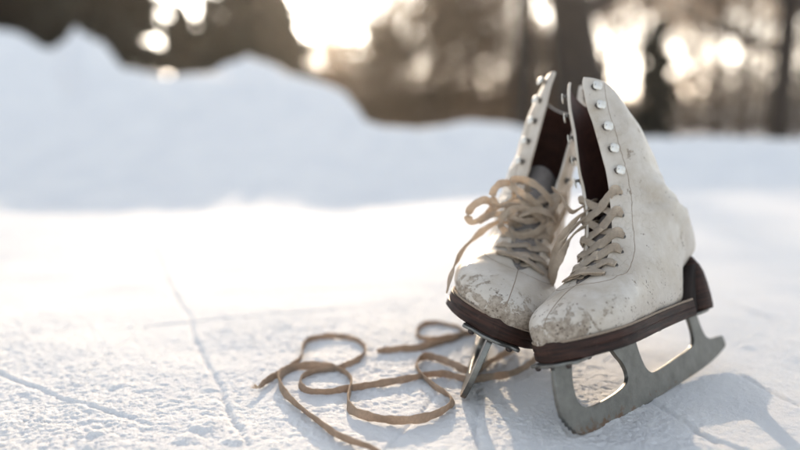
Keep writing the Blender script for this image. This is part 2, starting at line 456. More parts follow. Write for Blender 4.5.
def sole_loop(x0, x1, inset=0):
    xs = x0+(x1-x0)*(1-np.cos(np.linspace(0, math.pi, 60)))/2
    up = [(x, max(.04, sole_half(x)-inset)) for x in xs]
    return up+[(x, -y) for x, y in up[::-1]]
def slab(loops, name, mat, parent, bev=.0008):
    """loops : list of (outline, z) stacked, same point count"""
    bm = bmesh.new(); rows = []
    for pts, z in loops: rows.append([bm.verts.new((x*CM, y*CM, (z(x) if callable(z) else z)*CM)) for x, y in pts])
    n = len(rows[0])
    for a, b in zip(rows[:-1], rows[1:]):
        for j in range(n): bm.faces.new((a[j], a[(j+1) % n], b[(j+1) % n], b[j]))
    bm.faces.new(rows[0][::-1]); bm.faces.new(rows[-1])
    bmesh.ops.remove_doubles(bm, verts=bm.verts, dist=1e-6)
    bmesh.ops.recalc_face_normals(bm, faces=bm.faces)
    o = bm_obj(name, bm, mat, parent, smooth=False)
    if bev:
        b = o.modifiers.new('b', 'BEVEL'); b.width = bev; b.segments = 2; b.limit_method = 'ANGLE'; b.angle_limit = math.radians(40)
        o.data.polygons.foreach_set('use_smooth', [True]*len(o.data.polygons))
        w = o.modifiers.new('w', 'WEIGHTED_NORMAL'); w.keep_sharp = True
    return o
def hook_mesh():
    """lace hook : foot disc, bent neck and a rounded cap; local z away from the leather, local x away from the throat"""
    mb = MB()
    def disc(r, z0, z1, cx=0, n=16, dome=0., sq=2.):
        V = []; prof = [(r*.92, z0), (r, (z0+z1)/2), (r*.86, z1), (r*.45, z1+dome*.8), (0.01, z1+dome)]
        for rr, z in prof:
            for k in range(n):
                q = 2*math.pi*k/n; c, s_ = math.cos(q), math.sin(q); f = (abs(c)**sq+abs(s_)**sq)**(-1/sq)
                V.append((cx+rr*c*f, rr*s_*f, z))
        F = [(i*n+k, i*n+(k+1) % n, (i+1)*n+(k+1) % n, (i+1)*n+k) for i in range(len(prof)-1) for k in range(n)]
        F.append(tuple(range(n))[::-1]); mb.add(V, F)
    disc(.40, .36, .45, .10, dome=.035, sq=3.4); s_cap = len(mb.f)
    disc(.27, -.03, .05, 0, dome=.01)
    mb.tube([(-.14, 0, .02), (-.24, 0, .14), (-.23, 0, .28), (-.04, 0, .385)], [.15, .13, .13, .13], 8)
    global CAPN; CAPN = s_cap
    return [tuple(c*CM for c in v) for v in mb.v], mb.f
HOOKV, HOOKF = hook_mesh()
def frame_at(p, n, t):
    n = n/np.linalg.norm(n); t = t-n*(t@n); t /= np.linalg.norm(t); b = np.cross(n, t)
    return Matrix(((t[0], b[0], n[0], p[0]*CM), (t[1], b[1], n[1], p[1]*CM), (t[2], b[2], n[2], p[2]*CM), (0, 0, 0, 1)))
EYE_Z = [3.95, 4.5, 5.2, 6.15, 7.4, 9.2, 11.1]
HOOK_Z = [13.1, 15.1, 17.1, 19.1, 20.9]
hook_me = bpy.data.meshes.new('hook'); hook_me.from_pydata(HOOKV, [], HOOKF); hook_me.materials.append(M['hook']); hook_me.materials.append(M['eyelet'])
for p_ in hook_me.polygons: p_.material_index = 0 if p_.index < CAPN else 1  # neck and foot dark: tarnished base plus painted shade under the cap
hook_me.polygons.foreach_set('use_smooth', [True]*len(hook_me.polygons))

def make_skate(name, label, Rm, t, seed, leather, lace_style, flare, kx, ky, tong, lw, scl=1., wid=1.):
    root = empty(name); mw = Matrix([list(Rm[i])+[t[i]] for i in range(3)]+[[0, 0, 0, 1]])
    mw = mw @ Matrix.Translation((.246, 0, -.065)) @ Matrix.Diagonal((scl, scl*wid, scl, 1)) @ Matrix.Translation((-.246, 0, .065)); root.matrix_world = mw; tag(root, label, 'ice skate', 'pair of old white ice skates propped against each other')
    bt = Boot(seed, flare, kx, ky)
    grid_upper(bt, root, leather)
    # sole platform
    x0, x1 = 6.4, 25.2
    lo = sole_loop(x0, x1, .25); mi = sole_loop(x0, x1, .02); hi = sole_loop(x0, x1, 0.12)
    md = sole_loop(x0, x1, .09); hi = sole_loop(x0, x1, .35)
    slab([(lo, -.95), (mi, -.8), (mi, -.3), (md, -.24), (md, -.17), (mi, -.1), (mi, .42), (hi, .62)], 'sole', M['sole'], root)
    # high Cuban heel (concave breast, rises behind the arch)
    mb = MB(); n = 28
    for nm, mt, prof in (('heel', M['sole'], [(-.95, .75, 3.6, 2.1), (-.6, .72, 3.55, 2.15), (.4, .85, 3.4, 2.2), (1.5, 1.05, 3.2, 2.2), (2.6, 1.4, 3.1, 2.2), (3.3, 1.75, 3.1, 2.1), (4.2, 2.1, 3.2, 1.7)]),
                         ('heel_breast', M['heelm'], [(-.94, 3.1, 6.45, 1.7), (-.6, 3.1, 6.3, 1.7), (.4, 2.9, 5.9, 1.75), (1.5, 2.6, 5.4, 1.8), (2.6, 2.3, 4.8, 1.9), (3.5, 2.0, 4.0, 2.0)])):
        mb = MB()
        for z, xa, xb, w in prof:
            for k in range(n):
                q = 2*math.pi*k/n; c, s_ = math.cos(q), math.sin(q); e = 3.2
                f = (abs(c)**e+abs(s_)**e)**(-1/e)
                mb.v.append((((xa+xb)/2+(xb-xa)/2*c*f)*CM, w*s_*f*CM, z*CM))
        mb.f = [(i*n+k, i*n+(k+1) % n, (i+1)*n+(k+1) % n, (i+1)*n+k) for i in range(len(prof)-1) for k in range(n)]+[tuple(range(n))[::-1], tuple((len(prof)-1)*n+k for k in range(n))]
        mb.build(nm, mt, root)
    # welt piping between upper and sole
    xs = x0+(x1-.35-x0)*(1-np.cos(np.linspace(0, math.pi, 50)))/2
    ring = [(x, sole_half(x)-.16, .56) for x in xs]+[(x, -sole_half(x)+.16, .56) for x in xs[::-1]]
    mb = MB(); mb.tube([np.array(p)*CM for p in ring], .0011, 6, False); mb.build('welt', M['seam'], root)
    # blade
    bl = outline_mesh(blade_outline(), -.2, .2, 'blade', M['blade'], root)
    # sole plates
    pl = [(25.9, .0), (25.85, .7), (25.3, 1.4), (25.0, 2.2), (22.5, 1.75), (20, 1.5), (17.5, 1.8), (14.5, 2.0), (11.5, 1.7), (9.2, 1.2), (8.7, .5)]
    pl = [tuple(p) for p in cr(pl, 4)]; pl = pl+[(x, -y) for x, y in pl[::-1] if y > .02]
    pf = outline_mesh(pl, -1.2, -.96, 'sole_plate', M['blade'], root, .0003, 'z')
    hp = [(6.4, 0), (6.3, 1.0), (5.2, 1.7), (3.4, 1.9), (1.6, 1.6), (.9, .8)]; hp = [tuple(p) for p in cr(hp, 4)]; hp += [(x, -y) for x, y in hp[::-1] if y > .02]
    outline_mesh(hp, -1.2, -.96, 'heel_plate', M['blade'], root, .0003, 'z')
    for (x, y) in [(25.2, 1.45), (25.2, -1.45), (21.8, 1.0), (21.8, -1.0), (18.6, 1.2), (18.6, -1.2), (14.6, 1.35), (14.6, -1.35), (10.3, .9), (10.3, -.9)]:
        mb = MB(); n = 12; V = []; pr = [(.24, -1.17), (.25, -1.29), (.18, -1.42), (.02, -1.47)]
        for r, z in pr:
            for k in range(n): V.append(((x+r*math.cos(6.2832*k/n))*CM, (y+r*math.sin(6.2832*k/n))*CM, z*CM))
        mb.add(V, [(i*n+k, i*n+(k+1) % n, (i+1)*n+(k+1) % n, (i+1)*n+k) for i in range(3) for k in range(n)]); mb.build('rivet', M['rivet'], pf)
    # tongue
    V = []; TU = np.linspace(6.3, tong, 46); nt_ = 16
    for u in TU:
        r = ringat(u); k = (u-6.3)/(tong-6.3)
        for j in range(nt_+1):
            f = math.pi-.62+1.24*j/nt_; f = f if f <= math.pi else f-2*math.pi
            p, n_ = bt.pt(u, f, -.42-.5*k*k); p = p.copy()
            sag = 1.7*max(0, k-.55)**1.5*2
            p[0] -= sag; V.append(p*CM)
    F = [(i*(nt_+1)+j, i*(nt_+1)+j+1, (i+1)*(nt_+1)+j+1, (i+1)*(nt_+1)+j) for i in range(len(TU)-1) for j in range(nt_)]
    o = mesh_obj('tongue', V, F, M['tongue'], root); sm = o.modifiers.new('s', 'SOLIDIFY'); sm.thickness = .003; sm.offset = -1
    # seams : facing line beside the eyelets, and centre seam of the vamp
    def seam(path, rad=.05, off=.03, mat='seam'):
        pts = [bt.pt(u, f, off)[0]*CM for u, f in path]
        mb = MB(); mb.tube(pts, rad*CM, 6); return mb.build('seam', M[mat], root)
    for side in (1, -1):
        path = []
        for u in np.linspace(NR-.3, 7.2, 70): path.append((u, bt.edge(u, side, 2.05 if u > 12 else 2.05-.0*(12-u))))
        f0 = abs(path[-1][1])
        for k in np.linspace(0.06, 1, 14):
            path.append((7.2-1.55*math.sin(k*1.57), side*(f0+(math.pi-.02-f0)*(1-math.cos(k*1.57)))))
        seam(path, .028, .0)
    seam([(u, math.pi-.0005) for u in np.linspace(6.3, .6, 40)], .035, .0)
    # eyelets and hooks
    ez = {}
    for side in (1, -1):
        for i, z in enumerate(EYE_Z):
            d = .95
            u = bt.find_u(z, d, side); f = bt.edge(u, side, d); p, n_ = bt.pt(u, f, 0); ez[(i, side)] = (u, p, n_)
            mb = MB(); T = bt.raw(u, f-side*.1)-bt.raw(u, f); A = frame_at(p+n_*.02, n_, T)
            nn = 14; V = []
            for r, zz in [(.21, 0), (.19, .035), (.13, .035), (.10, .01), (.01, .005)]:
                for k in range(nn): V.append(A @ Vector((r*math.cos(6.2832*k/nn)*CM, r*math.sin(6.2832*k/nn)*CM, zz*CM)))
            mb.add(V, [(a*nn+k, a*nn+(k+1) % nn, (a+1)*nn+(k+1) % nn, (a+1)*nn+k) for a in range(4) for k in range(nn)])
            mb.build('eyelet', M['eyelet'], root)
        for i, z in enumerate(HOOK_Z):
            d = 1.0
            u = bt.find_u(z, d, side); f = bt.edge(u, side, d); p, n_ = bt.pt(u, f, 0)
            T = bt.raw(u, f-side*.1)-bt.raw(u, f)
            o = bpy.data.objects.new('hook', hook_me); C.objects.link(o); o.parent = root
            o.matrix_local = frame_at(p+n_*.02, n_, T) @ Matrix.Scale(1.08, 4)
    # lacing
    rnd = random.Random(int(seed*10)+3); strips = []
    up = np.array([.75, 0, .66])
    for i in range(len(EYE_Z)):
        for side in (1, -1):
            u0, p0, n0 = ez[(i, side)]
            j = max(i-1, 0); u1, p1, n1 = ez[(j, -side)]
            if i == 0: continue
            mid = (p0+p1)/2; nm = (n0+n1)/2; nm /= np.linalg.norm(nm)
            ov = .5 if side == 1 else .08
            e1 = bt.pt(u1, bt.edge(u1, -side, .05), -.35)[0]
            e0 = bt.pt(u0, bt.edge(u0, side, .25), .24)[0]; h0 = bt.pt(u0, bt.edge(u0, side, .7), .22)[0]
            q = [p0-n0*.12, h0, e0, p0*.6+p1*.4+nm*(ov+rnd.uniform(-.05, .15)), mid+nm*(ov+rnd.uniform(-.1, .15))+np.array([rnd.uniform(-.15, .15), 0, rnd.uniform(-.15, .2)]), p0*.25+p1*.75+nm*(.42), bt.pt(u1, bt.edge(u1, -side, .3), .2)[0], p1+n1*.12]
            P = cr(q, 8); nr = [n0*(1-k)+n1*k+nm*.6 for k in np.linspace(0, 1, len(P))]
            t1_ = rnd.uniform(-.3, .3); tw = [t1_*math.sin(math.pi*k)+.1*math.sin(5*k+i) for k in np.linspace(0, 1, len(P))]
            strips.append(strip(P*CM, nr, lw*(1 if side == 1 else .8), .0018, tw))
    # bar across the lowest pair
    u0, p0, n0 = ez[(0, 1)]; u1, p1, n1 = ez[(0, -1)]; nm = (n0+n1)/2; mid = (p0+p1)/2
    P = cr([p0-n0*.1, p0+n0*.2, mid+nm*.55+np.array([.15, 0, 0]), p1+n1*.2, p1-n1*.1], 8)
    strips.append(strip(P*CM, [nm]*len(P), lw, .0021, [.2]*len(P)))
    strip_obj('lace', strips, M['lace'], root)
    return root, bt, ez

RR = [[-0.7155, 0.6655, -0.2126], [-0.6985, -0.6754, 0.2364], [0.0137, 0.3177, 0.9481]]
tR = (0.2946, 0.7479, 0.0564+ZO)
RL = [[-0.1377, 0.9064, 0.3994], [-0.9851, -0.1674, 0.0404], [0.1035, -0.3878, 0.9159]]
tL = (0.1134, 0.8697, 0.0363+ZO)
skR, btR, ezR = make_skate('ice_skate', 'nearer white leather ice skate seen from the side, its whole blade showing', RR, tR, .6, LEA[0], 'open', -.55, 0., 0., 11.6, .0086)
skL, btL, ezL = make_skate('ice_skate', 'white leather ice skate behind, toe towards the viewer, laces tied in a loose bow', RL, tL, 2.1, LEA[1], 'bow', .05, -.10, -.145, 15.5, .0074, 1.04, 1.13)

# ------------------------------------------------------------------ image-measured points turned into places on the snow / near the shafts
_f = 778; _h = CAM_H; _fw = np.array([0, math.cos(PITCH), -math.sin(PITCH)]); _up = np.array([0, math.sin(PITCH), math.cos(PITCH)])
def at(x, y, z=0.):
    d = _fw+np.array([1, 0, 0])*(x-400)/_f+_up*(225-y)/_f; k = (z-_h)/d[2]; return np.array([0, 0, _h])+k*d
def atY(x, y, Y):
    d = _fw+np.array([1, 0, 0])*(x-400)/_f+_up*(225-y)/_f; return np.array([0, 0, _h])+d*(Y/d[1])
def to_local(root, P):
    inv = root.matrix_world.inverted(); return [np.array(inv @ Vector(p)) for p in P]
def free_lace(root, name, W, w, t, mat, tilt, label=None, per=7, amp=.5, ph=0.):
    P = cr(W, per); n = len(P); L = to_local(root, P)
    r3 = root.matrix_world.to_3x3().inverted(); nr = []
    for i in range(n):
        T = P[min(i+1, n-1)]-P[max(i-1, 0)]; T /= np.linalg.norm(T)
        side = np.cross(T, (0, 0, 1)); side /= np.linalg.norm(side)+1e-9
        a = tilt(i/n) if callable(tilt) else tilt
        a += amp*math.sin(i*.21+ph)*math.cos(i*.083+ph)
        v = side*math.cos(a)+np.array([0, 0, 1])*math.sin(a)
        nr.append(np.array(r3 @ Vector(v)))
    o = strip_obj(name, [strip(L, nr, w, t)], mat, root)
    if label: o['label'] = label
    return o

# trailing laces, tops measured a few mm above the snow
Z1 = .0045
pa = [(392, 462), (375, 449), (340, 436), (318, 421), (300, 407), (286, 394), (280, 384), (280, 376), (289, 369), (303, 366), (320, 365), (335, 368), (346, 373), (351, 380), (350, 390), (348, 401), (352, 410), (368, 416), (392, 420), (418, 419), (438, 413), (450, 405), (452, 399), (446, 393), (434, 386), (423, 376), (417, 367), (418, 360), (427, 356), (440, 359), (453, 364), (466, 370), (480, 368), (493, 360), (504, 354), (514, 348)]
free_lace(skL, 'loose_lace', [at(x, y, Z1) for x, y in pa], .0070, .0016, M['lace2'], .12, 'long tan lace end looping over the snow nearest the viewer')
pb = [(259, 387), (266, 381), (280, 373), (293, 365), (301, 357), (303, 347), (308, 340), (320, 337), (335, 336), (350, 338), (361, 343), (365, 350), (360, 358), (349, 364), (334, 369), (316, 371), (303, 376), (300, 384), (306, 390), (320, 392), (335, 391), (350, 388), (366, 386), (382, 383), (400, 380), (416, 377), (432, 374), (446, 374), (458, 377), (470, 380), (488, 377), (509, 374), (525, 367), (539, 356), (550, 348)]
zb = [.004]*len(pb)
free_lace(skR, 'loose_lace', [at(x, y, .0038) for x, y in pb], .0066, .0016, M['lace2'], .15, 'tan lace end with a frayed tip furthest left on the snow', ph=1.7)
pc = [(377, 351), (390, 350), (402, 349), (416, 348), (430, 345), (446, 341), (458, 337), (464, 333), (460, 329), (449, 325), (436, 323), (424, 325), (417, 331), (419, 337), (431, 340), (447, 338), (462, 335), (474, 332)]
free_lace(skL, 'loose_lace', [at(x, y, .0040) for x, y in pc], .0072, .0016, M['lace2'], .2, 'short tan lace loop on the snow behind the others', ph=.6)
# frayed tip
mb = MB(); tip = to_local(skR, [at(259, 387, .004)])[0]; rr = random.Random(2); r3 = skR.matrix_world.to_3x3().inverted()
for k in range(26):
    d = Vector((-1+rr.uniform(-.8, .8), rr.uniform(-.8, .6)-.3, rr.uniform(-.25, .5))).normalized()*rr.uniform(.004, .008)
    d = np.array(r3 @ d); mb.tube([tip, tip+d*.5+np.array([rr.uniform(-.001, .001) for _ in range(3)]), tip+d], [.0004, .0003, .0001], 4)
mb.build('frayed_tip', M['lace'], skR)

# bow and loops on the far skate; depths follow the front of its shaft
def bowpath(pts): return [atY(x, y, Y) for x, y, Y in pts]
bows = [
 # left big loop
 [(528, 222, .735), (512, 216, .725), (495, 214, .72), (480, 220, .715), (471, 222, .712), (468, 214, .712), (474, 205, .715), (485, 200, .72), (492, 205, .722), (489, 213, .725), (478, 222, .723)],
 [(530, 215, .735), (516, 205, .725), (500, 206, .72), (493, 200, .716), (494, 190, .716), (502, 183, .72), (511, 185, .724), (514, 194, .727), (506, 203, .724), (494, 208, .720)],
 [(545, 214, .735), (535, 203, .726), (522, 193, .72), (512, 186, .717), (513, 180, .72), (523, 179, .724), (537, 186, .727), (547, 196, .73), (553, 205, .735)],
 [(553, 215, .735), (540, 219, .728), (525, 221, .722), (512, 217, .72), (505, 209, .722), (515, 203, .727), (530, 206, .73), (544, 214, .735)],
 [(525, 228, .735), (512, 224, .73), (499, 222, .728), (485, 229, .722), (472, 240, .715), (463, 250, .70), (456, 262, .685), (451, 275, .675), (447, 292, .665)],
 [(556, 207, .735), (546, 224, .728), (534, 233, .722), (520, 236, .722), (510, 231, .726), (511, 223, .73), (523, 215, .734), (538, 212, .735)],
 [(540, 230, .73), (548, 218, .728), (553, 206, .735), (562, 196, .745), (566, 206, .74), (558, 222, .73), (548, 234, .728)],
 [(512, 228, .735), (520, 216, .722), (534, 210, .717), (548, 213, .72), (556, 222, .728)],
 [(520, 240, .73), (506, 232, .724), (500, 222, .72), (508, 212, .718), (522, 208, .718), (536, 213, .72), (545, 222, .726)],
]
for k, b in enumerate(bows):
    free_lace(skL, 'bow_loop', bowpath(b), .0064, .0014, M['lace'], .3+.25*math.sin(k*2.1), None, 8, .6, k*1.3)
# loose turns of lace on the near skate, across the throat
tR_ = [
 [(604, 214, .70), (592, 215, .69), (580, 222, .68), (570, 232, .675), (563, 243, .67), (556, 256, .675), (551, 272, .69), (549, 288, .70)],
 [(621, 205, .715), (606, 203, .70), (592, 208, .69), (580, 216, .68), (569, 228, .675), (560, 242, .68), (553, 258, .69), (549, 276, .71)],
 [(597, 200, .70), (585, 205, .69), (573, 212, .685), (566, 205, .69), (560, 194, .70), (553, 189, .72)],
 [(612, 224, .71), (598, 222, .69), (585, 226, .68), (574, 234, .673), (566, 246, .668), (558, 262, .67), (552, 282, .685), (549, 296, .695)],
]
for k, b in enumerate(tR_):
    free_lace(skR, 'lace_turn', bowpath(b), .0074, .0015, M['lace'], .7, None, 8, .3, k*1.1)

# ------------------------------------------------------------------ snow
rad = [.03]
while rad[-1] < 3500:
    r = rad[-1]
    q = 1.05 if r < .40 else 1.0021 if r < .95 else 1.0035 if r < 2.2 else 1.009 if r < 7 else 1.05
    rad.append(r*q)
ang = list(np.arange(-180, -44, 4.0))+list(np.arange(-44, 44, .125))+list(np.arange(44, 180, 4.0))
rad = np.array(rad); ang = np.radians(np.array(ang))
Rg, Ag = np.meshgrid(rad, ang, indexing='ij')
X = Rg*np.sin(Ag); Y = Rg*np.cos(Ag)
def groove(X, Y, p, q, w, d, ridge=.25):
    p = at(*p)[:2]; q = at(*q)[:2]; t = q-p; L = np.linalg.norm(t); t /= L
    s = (X-p[0])*t[0]+(Y-p[1])*t[1]; e = (X-p[0])*(-t[1])+(Y-p[1])*t[0]
    e = e+.007*vn(s*9+5, s*0+p[0]*30)+.003*vn(s*60+5, s*0+p[0]*30)
    m = sstep(-.05, .05, s)*(1-sstep(L-.05, L+.05, s))
    return m*(.35+.5*np.clip(vn(s*25+7,p[1]*9+s*0)+.5,0,1))*(-d*np.exp(-(e/w)**2)+ridge*d*np.exp(-((e-1.8*w)/w)**2))
def height(X, Y):
    R = np.hypot(X, Y)
    n = .0045*vn(X*5+9, Y*5)+.003*vn(X*14, Y*14+3)
    fine = (.0016*vn(X*30, Y*30)+.0011*vn(X*85+4, Y*85)+.0014*vn(X*190, Y*190+7)+.0015*vn(X*400+2+.3*vn(X*90,Y*90), Y*400)+.0013*vn(X*760, Y*760))
    rough = .5+.9*np.clip(vn(X*7+31, Y*7+12)+.35, 0, 1)
    h = n+fine*rough*.8*(1-sstep(2.2, 5, R)*.5)*(1-.35*sstep(.75, 1.1, R))
    # crumbly clods
    cl = np.clip(vn(X*60+70, Y*60+20)-.27, 0, 1)*np.clip(vn(X*6+2, Y*6+8)+.15, 0, 1)
    h += .009*cl*(1-sstep(1.6, 2.5, R))
    gs = [((150, 240), (245, 445), .0030, .0035), ((-20, 366), (130, 418), .0025, .003), ((300, 290), (560, 280), .003, .002), ((60, 300), (380, 240), .003, .002),
          ((650, 400), (720, 445), .003, .0035), ((690, 430), (800, 470), .003, .003), ((735, 372), (800, 405), .003, .003), ((480, 400), (476, 450), .003, .004),
          ((120, 330), (420, 300), .002, .002), ((380, 455), (450, 380), .002, .002), ((0, 440), (160, 320), .002, .0015), ((720, 300), (800, 330), .003, .003)]
    for p, q, w, d in gs: h = h+groove(X, Y, p, q, w, d)
    for px, py, s, a in [(205, 424, .011, .007), (186, 437, .009, .006), (118, 385, .007, .004), (236, 440, .009, .006), (96, 432, .006, .004), (748, 345, .008, .004), (228, 330, .008, .005)]:
        c = at(px, py); h = h+.45*a*np.exp(-(((X-c[0])**2+(Y-c[1])**2)/s**2)**1.5)*(1+.8*vn(X*250, Y*250))
    # snow pushed up along the near blade
    p = np.array([.128, .575]); q = np.array([.322, .775]); t = (q-p)/np.linalg.norm(q-p); L = np.linalg.norm(q-p)
    s_ = (X-p[0])*t[0]+(Y-p[1])*t[1]; e = (X-p[0])*(-t[1])+(Y-p[1])*t[0]; m = sstep(-.02, .02, s_)*(1-sstep(L*.75, L*.95, s_))
    h = h+m*(.004+.006*np.clip(vn(X*45+3, Y*45)+.2, 0, 1)+.003*vn(X*160, Y*160))*np.exp(-(e/.010)**2)
    return h
# plowed bank: crest line measured against the view, shadow foot at Yb
PX = [-260, -120, -20, 0, 30, 60, 72, 84, 98, 130, 150, 180, 210, 232, 250, 270, 300, 325, 345, 366, 385, 410, 440, 455, 470, 485, 510, 535, 600, 660, 800, 1100]
PY = [60, 30, 26, 30, 36, 50, 40, 31, 38, 66, 75, 77, 72, 62, 56, 62, 72, 80, 92, 120, 127, 128, 125, 121, 119, 121, 125, 131, 135, 137, 138, 138]
a = np.where(Y > .05, X/np.maximum(Y, .05), 9*np.sign(X)); px = 400+778*a
K = (100-np.interp(px, PX, PY))/778; Yb = np.interp(px, [-300, 0, 130, 210, 290, 350, 400, 460, 520, 800, 1100], [1.7, 1.8, 1.8, 1.78, 1.74, 1.76, 1.88, 2.02, 2.14, 2.25, 2.28])
TS = math.tan(math.radians(SUN_EL))
Yb = Yb+.05*vn(X*2.2, X*0+4)
Yc = (_h+TS*Yb)/(TS-K); Zc = _h+K*Yc
front = sstep(.02, .05, Y)
s = (Y-Yb)/(Yc-Yb)
rise = np.where(s < 1, np.clip(s, 0, 1)**1.35, 1.)
lump = .17*vn(X*2.6+3, Y*2.6)+.26*np.abs(vn(X*4.6, Y*4.6+8))+.08*np.abs(vn(X*11, Y*11))+.02*vn(X*30, Y*30)-.075
back = sstep(1.02, 1.9, s)
H = height(X, Y)
bank = Zc*rise*(1-back)+lump*np.clip(s, 0, 1)**3*(1-np.exp(-((s-1)/.25)**2)*.75)*np.clip(Zc/.4, .25, 1)*(s < 1.9)
side = sstep(-2.2, -1.2, a)*(1-sstep(1.2, 2.2, a))
drop = -1.3*sstep(1.15, 4.0, s)*(s > 0)
far = .35*vn(X*.11, Y*.11)*sstep(8, 20, Y)
Hh = H*(1-sstep(.3, 1, s)*.5*(Y > 0))+np.where(Y > .5, (bank+drop+far)*side, 0)
nr, na = X.shape
V = np.stack([X, Y, Hh], -1).reshape(-1, 3)
ii, jj = np.meshgrid(np.arange(nr-1), np.arange(na), indexing='ij'); j2 = (jj+1) % na
Fq = np.stack([ii*na+jj, ii*na+j2, (ii+1)*na+j2, (ii+1)*na+jj], -1).reshape(-1, 4)[:, ::-1]
isb = ((s > 0.0) & (s < 2.0) & (np.abs(a) < 1.2) & (Y > .5))[:-1, :].reshape(-1)
def np_mesh(name, V, F, mat):
    used = np.unique(F); remap = -np.ones(len(V), int); remap[used] = np.arange(len(used)); V = V[used]; F = remap[F]
    me = bpy.data.meshes.new(name); me.vertices.add(len(V)); me.vertices.foreach_set('co', V.astype('f').ravel())
    me.loops.add(F.size); me.loops.foreach_set('vertex_index', F.astype('i').ravel())
    me.polygons.add(len(F)); me.polygons.foreach_set('loop_start', np.arange(0, F.size, F.shape[1]).astype('i'))
    me.polygons.foreach_set('use_smooth', np.ones(len(F), bool)); me.update(calc_edges=True); me.validate()
    me.materials.append(mat); o = bpy.data.objects.new(name, me); C.objects.link(o); return o
tag(np_mesh('snow_ground', V, Fq[~isb], M['snow']), kind='structure')
tag(np_mesh('snow_bank', V, Fq[isb], M['snow']), kind='structure')

# ------------------------------------------------------------------ trees
GZ = -1.25
def quads(cs, ds, ls, ws, rs):
    """n leaf quads: centres, directions, length, width"""
    n = len(cs); d = ds/np.linalg.norm(ds, axis=1, keepdims=True); r = rs.randn(n, 3); b = np.cross(d, r); b /= np.linalg.norm(b, axis=1, keepdims=True)
    l = ls[:, None]*.5; w = ws[:, None]*.5
    V = np.stack([cs-d*l, cs+b*w, cs+d*l, cs-b*w], 1).reshape(-1, 3)
    return V, np.arange(4*n).reshape(n, 4)
def px_x(px, Y): return (px-400)/778*Y*1.0
def conifer(px, Y, hgt, r0, label, seed, grp='evergreens beyond the snow bank', n=9000, base=.3, pw=.8):
    rs = np.random.RandomState(seed); root = empty('conifer_tree', (px_x(px, Y), Y, GZ-.3)); tag(root, label, 'tree', grp)
    mb = MB(); mb.tube([(0, 0, -.3), (0.02, 0, hgt*.3), (0, .03, hgt*.65), (0, 0, hgt*.98)], [r0*.1+.05, r0*.08+.03, .06, .01], 8)
    mb.build('trunk', M['bark'], root)
    cs, ds = [], []
    nb = int(hgt*16); per = n//nb
    for k in range(nb):
        z = hgt*(base/ hgt+(1-base/hgt)*(k+rs.rand())/nb); L = r0*(1-(z/hgt))**pw*(.75+.5*rs.rand()); q = rs.rand()*6.283
        t = rs.rand(per)**.7; rr = t*L; sp = .22*L*(1-t*.5)
        c = np.stack([np.cos(q)*rr, np.sin(q)*rr, z-.35*rr*rr/max(L, .1)+.05*rr], 1)+rs.randn(per, 3)*np.array([1, 1, .55])*(.05+sp[:, None]*.45)
        cs.append(c); ds.append(np.stack([np.cos(q)*np.ones(per), np.sin(q)*np.ones(per), -.4*np.ones(per)], 1)+rs.randn(per, 3)*.6)
    cs = np.concatenate(cs); ds = np.concatenate(ds); m = len(cs)
    V, F = quads(cs, ds, .26+.18*rs.rand(m), .11+.08*rs.rand(m), rs); V = V.copy()
    o = np_mesh('crown', V, F, M['needle']); o.parent = root
    return root
def branch(mb, p, d, L, r, depth, rs, tips, bend=.25, kids=3):
    n = 4; pts = [p]; q = d.copy()
    for k in range(n):
        q = q+rs.randn(3)*bend*.35+np.array([0, 0, .05]); q /= np.linalg.norm(q); pts.append(pts[-1]+q*L/n)
    mb.tube(pts, list(np.linspace(r, r*.6, n+1)), 6 if depth > 1 else 4, False)
    if depth == 0: tips.append((pts[-1], q)); return
    for k in range(kids+(depth > 2)):
        i = rs.randint(2, n+1); dd = q+rs.randn(3)*.65; dd /= np.linalg.norm(dd)
        branch(mb, pts[i], dd, L*rs.uniform(.5, .75), r*.55*rs.uniform(.7, 1), depth-1, rs, tips, bend, kids)
def bare_tree(px, Y, hgt, r, label, seed, lean=(0, 0), leaves=0, depth=4, grp='bare trees beyond the snow bank', trunk_frac=.5, pts=None, limbs=9, name='deciduous_tree', z0=GZ-.2, spread=.55, leafs=.10, leafstd=.045, leafmat='leaf'):
    rs = np.random.RandomState(seed); root = empty(name, (px_x(px, Y), Y, z0)); tag(root, label, 'tree' if name != 'bush' else 'bush', grp)
    mb = MB(); T = pts or [(0, 0, -.2), (lean[0]*.3, 0, hgt*.33), (lean[0]*.7, lean[1], hgt*.66), (lean[0], lean[1], hgt)]
    T = cr(T, 5); mb.tube(T, list(np.linspace(r, r*.3, len(T))), 10); mb.build('trunk', M['bark'], root)
    mb = MB(); tips = []
    for k in range(limbs):
        t = trunk_frac+(1-trunk_frac)*(k+.5)/limbs; i = t*(len(T)-1); p = T[int(i)]*(1-i % 1)+T[min(int(i)+1, len(T)-1)]*(i % 1)
        q = rs.rand()*6.283; d = np.array([math.cos(q), math.sin(q), spread+.3*rs.rand()]); d /= np.linalg.norm(d)
        branch(mb, p, d, hgt*.24*(1.25-t*.6), r*.45*(1.2-t*.7), depth-2, rs, tips, .3)
    mb.build('branches', M['twig'], root)
    tp = np.array([p for p, _ in tips]); td = np.array([q for _, q in tips])
    if leaves and len(tp):
        idx = rs.randint(0, len(tp), leaves); c = tp[idx]+rs.randn(leaves, 3)*hgt*leafstd
        V, F = quads(c, td[idx]+rs.randn(leaves, 3), leafs*(.6+.8*rs.rand(leaves)), leafs*.6*(.6+.8*rs.rand(leaves)), rs)
        o = np_mesh('crown', V, F, M[leafmat]); o.parent = root
    return root
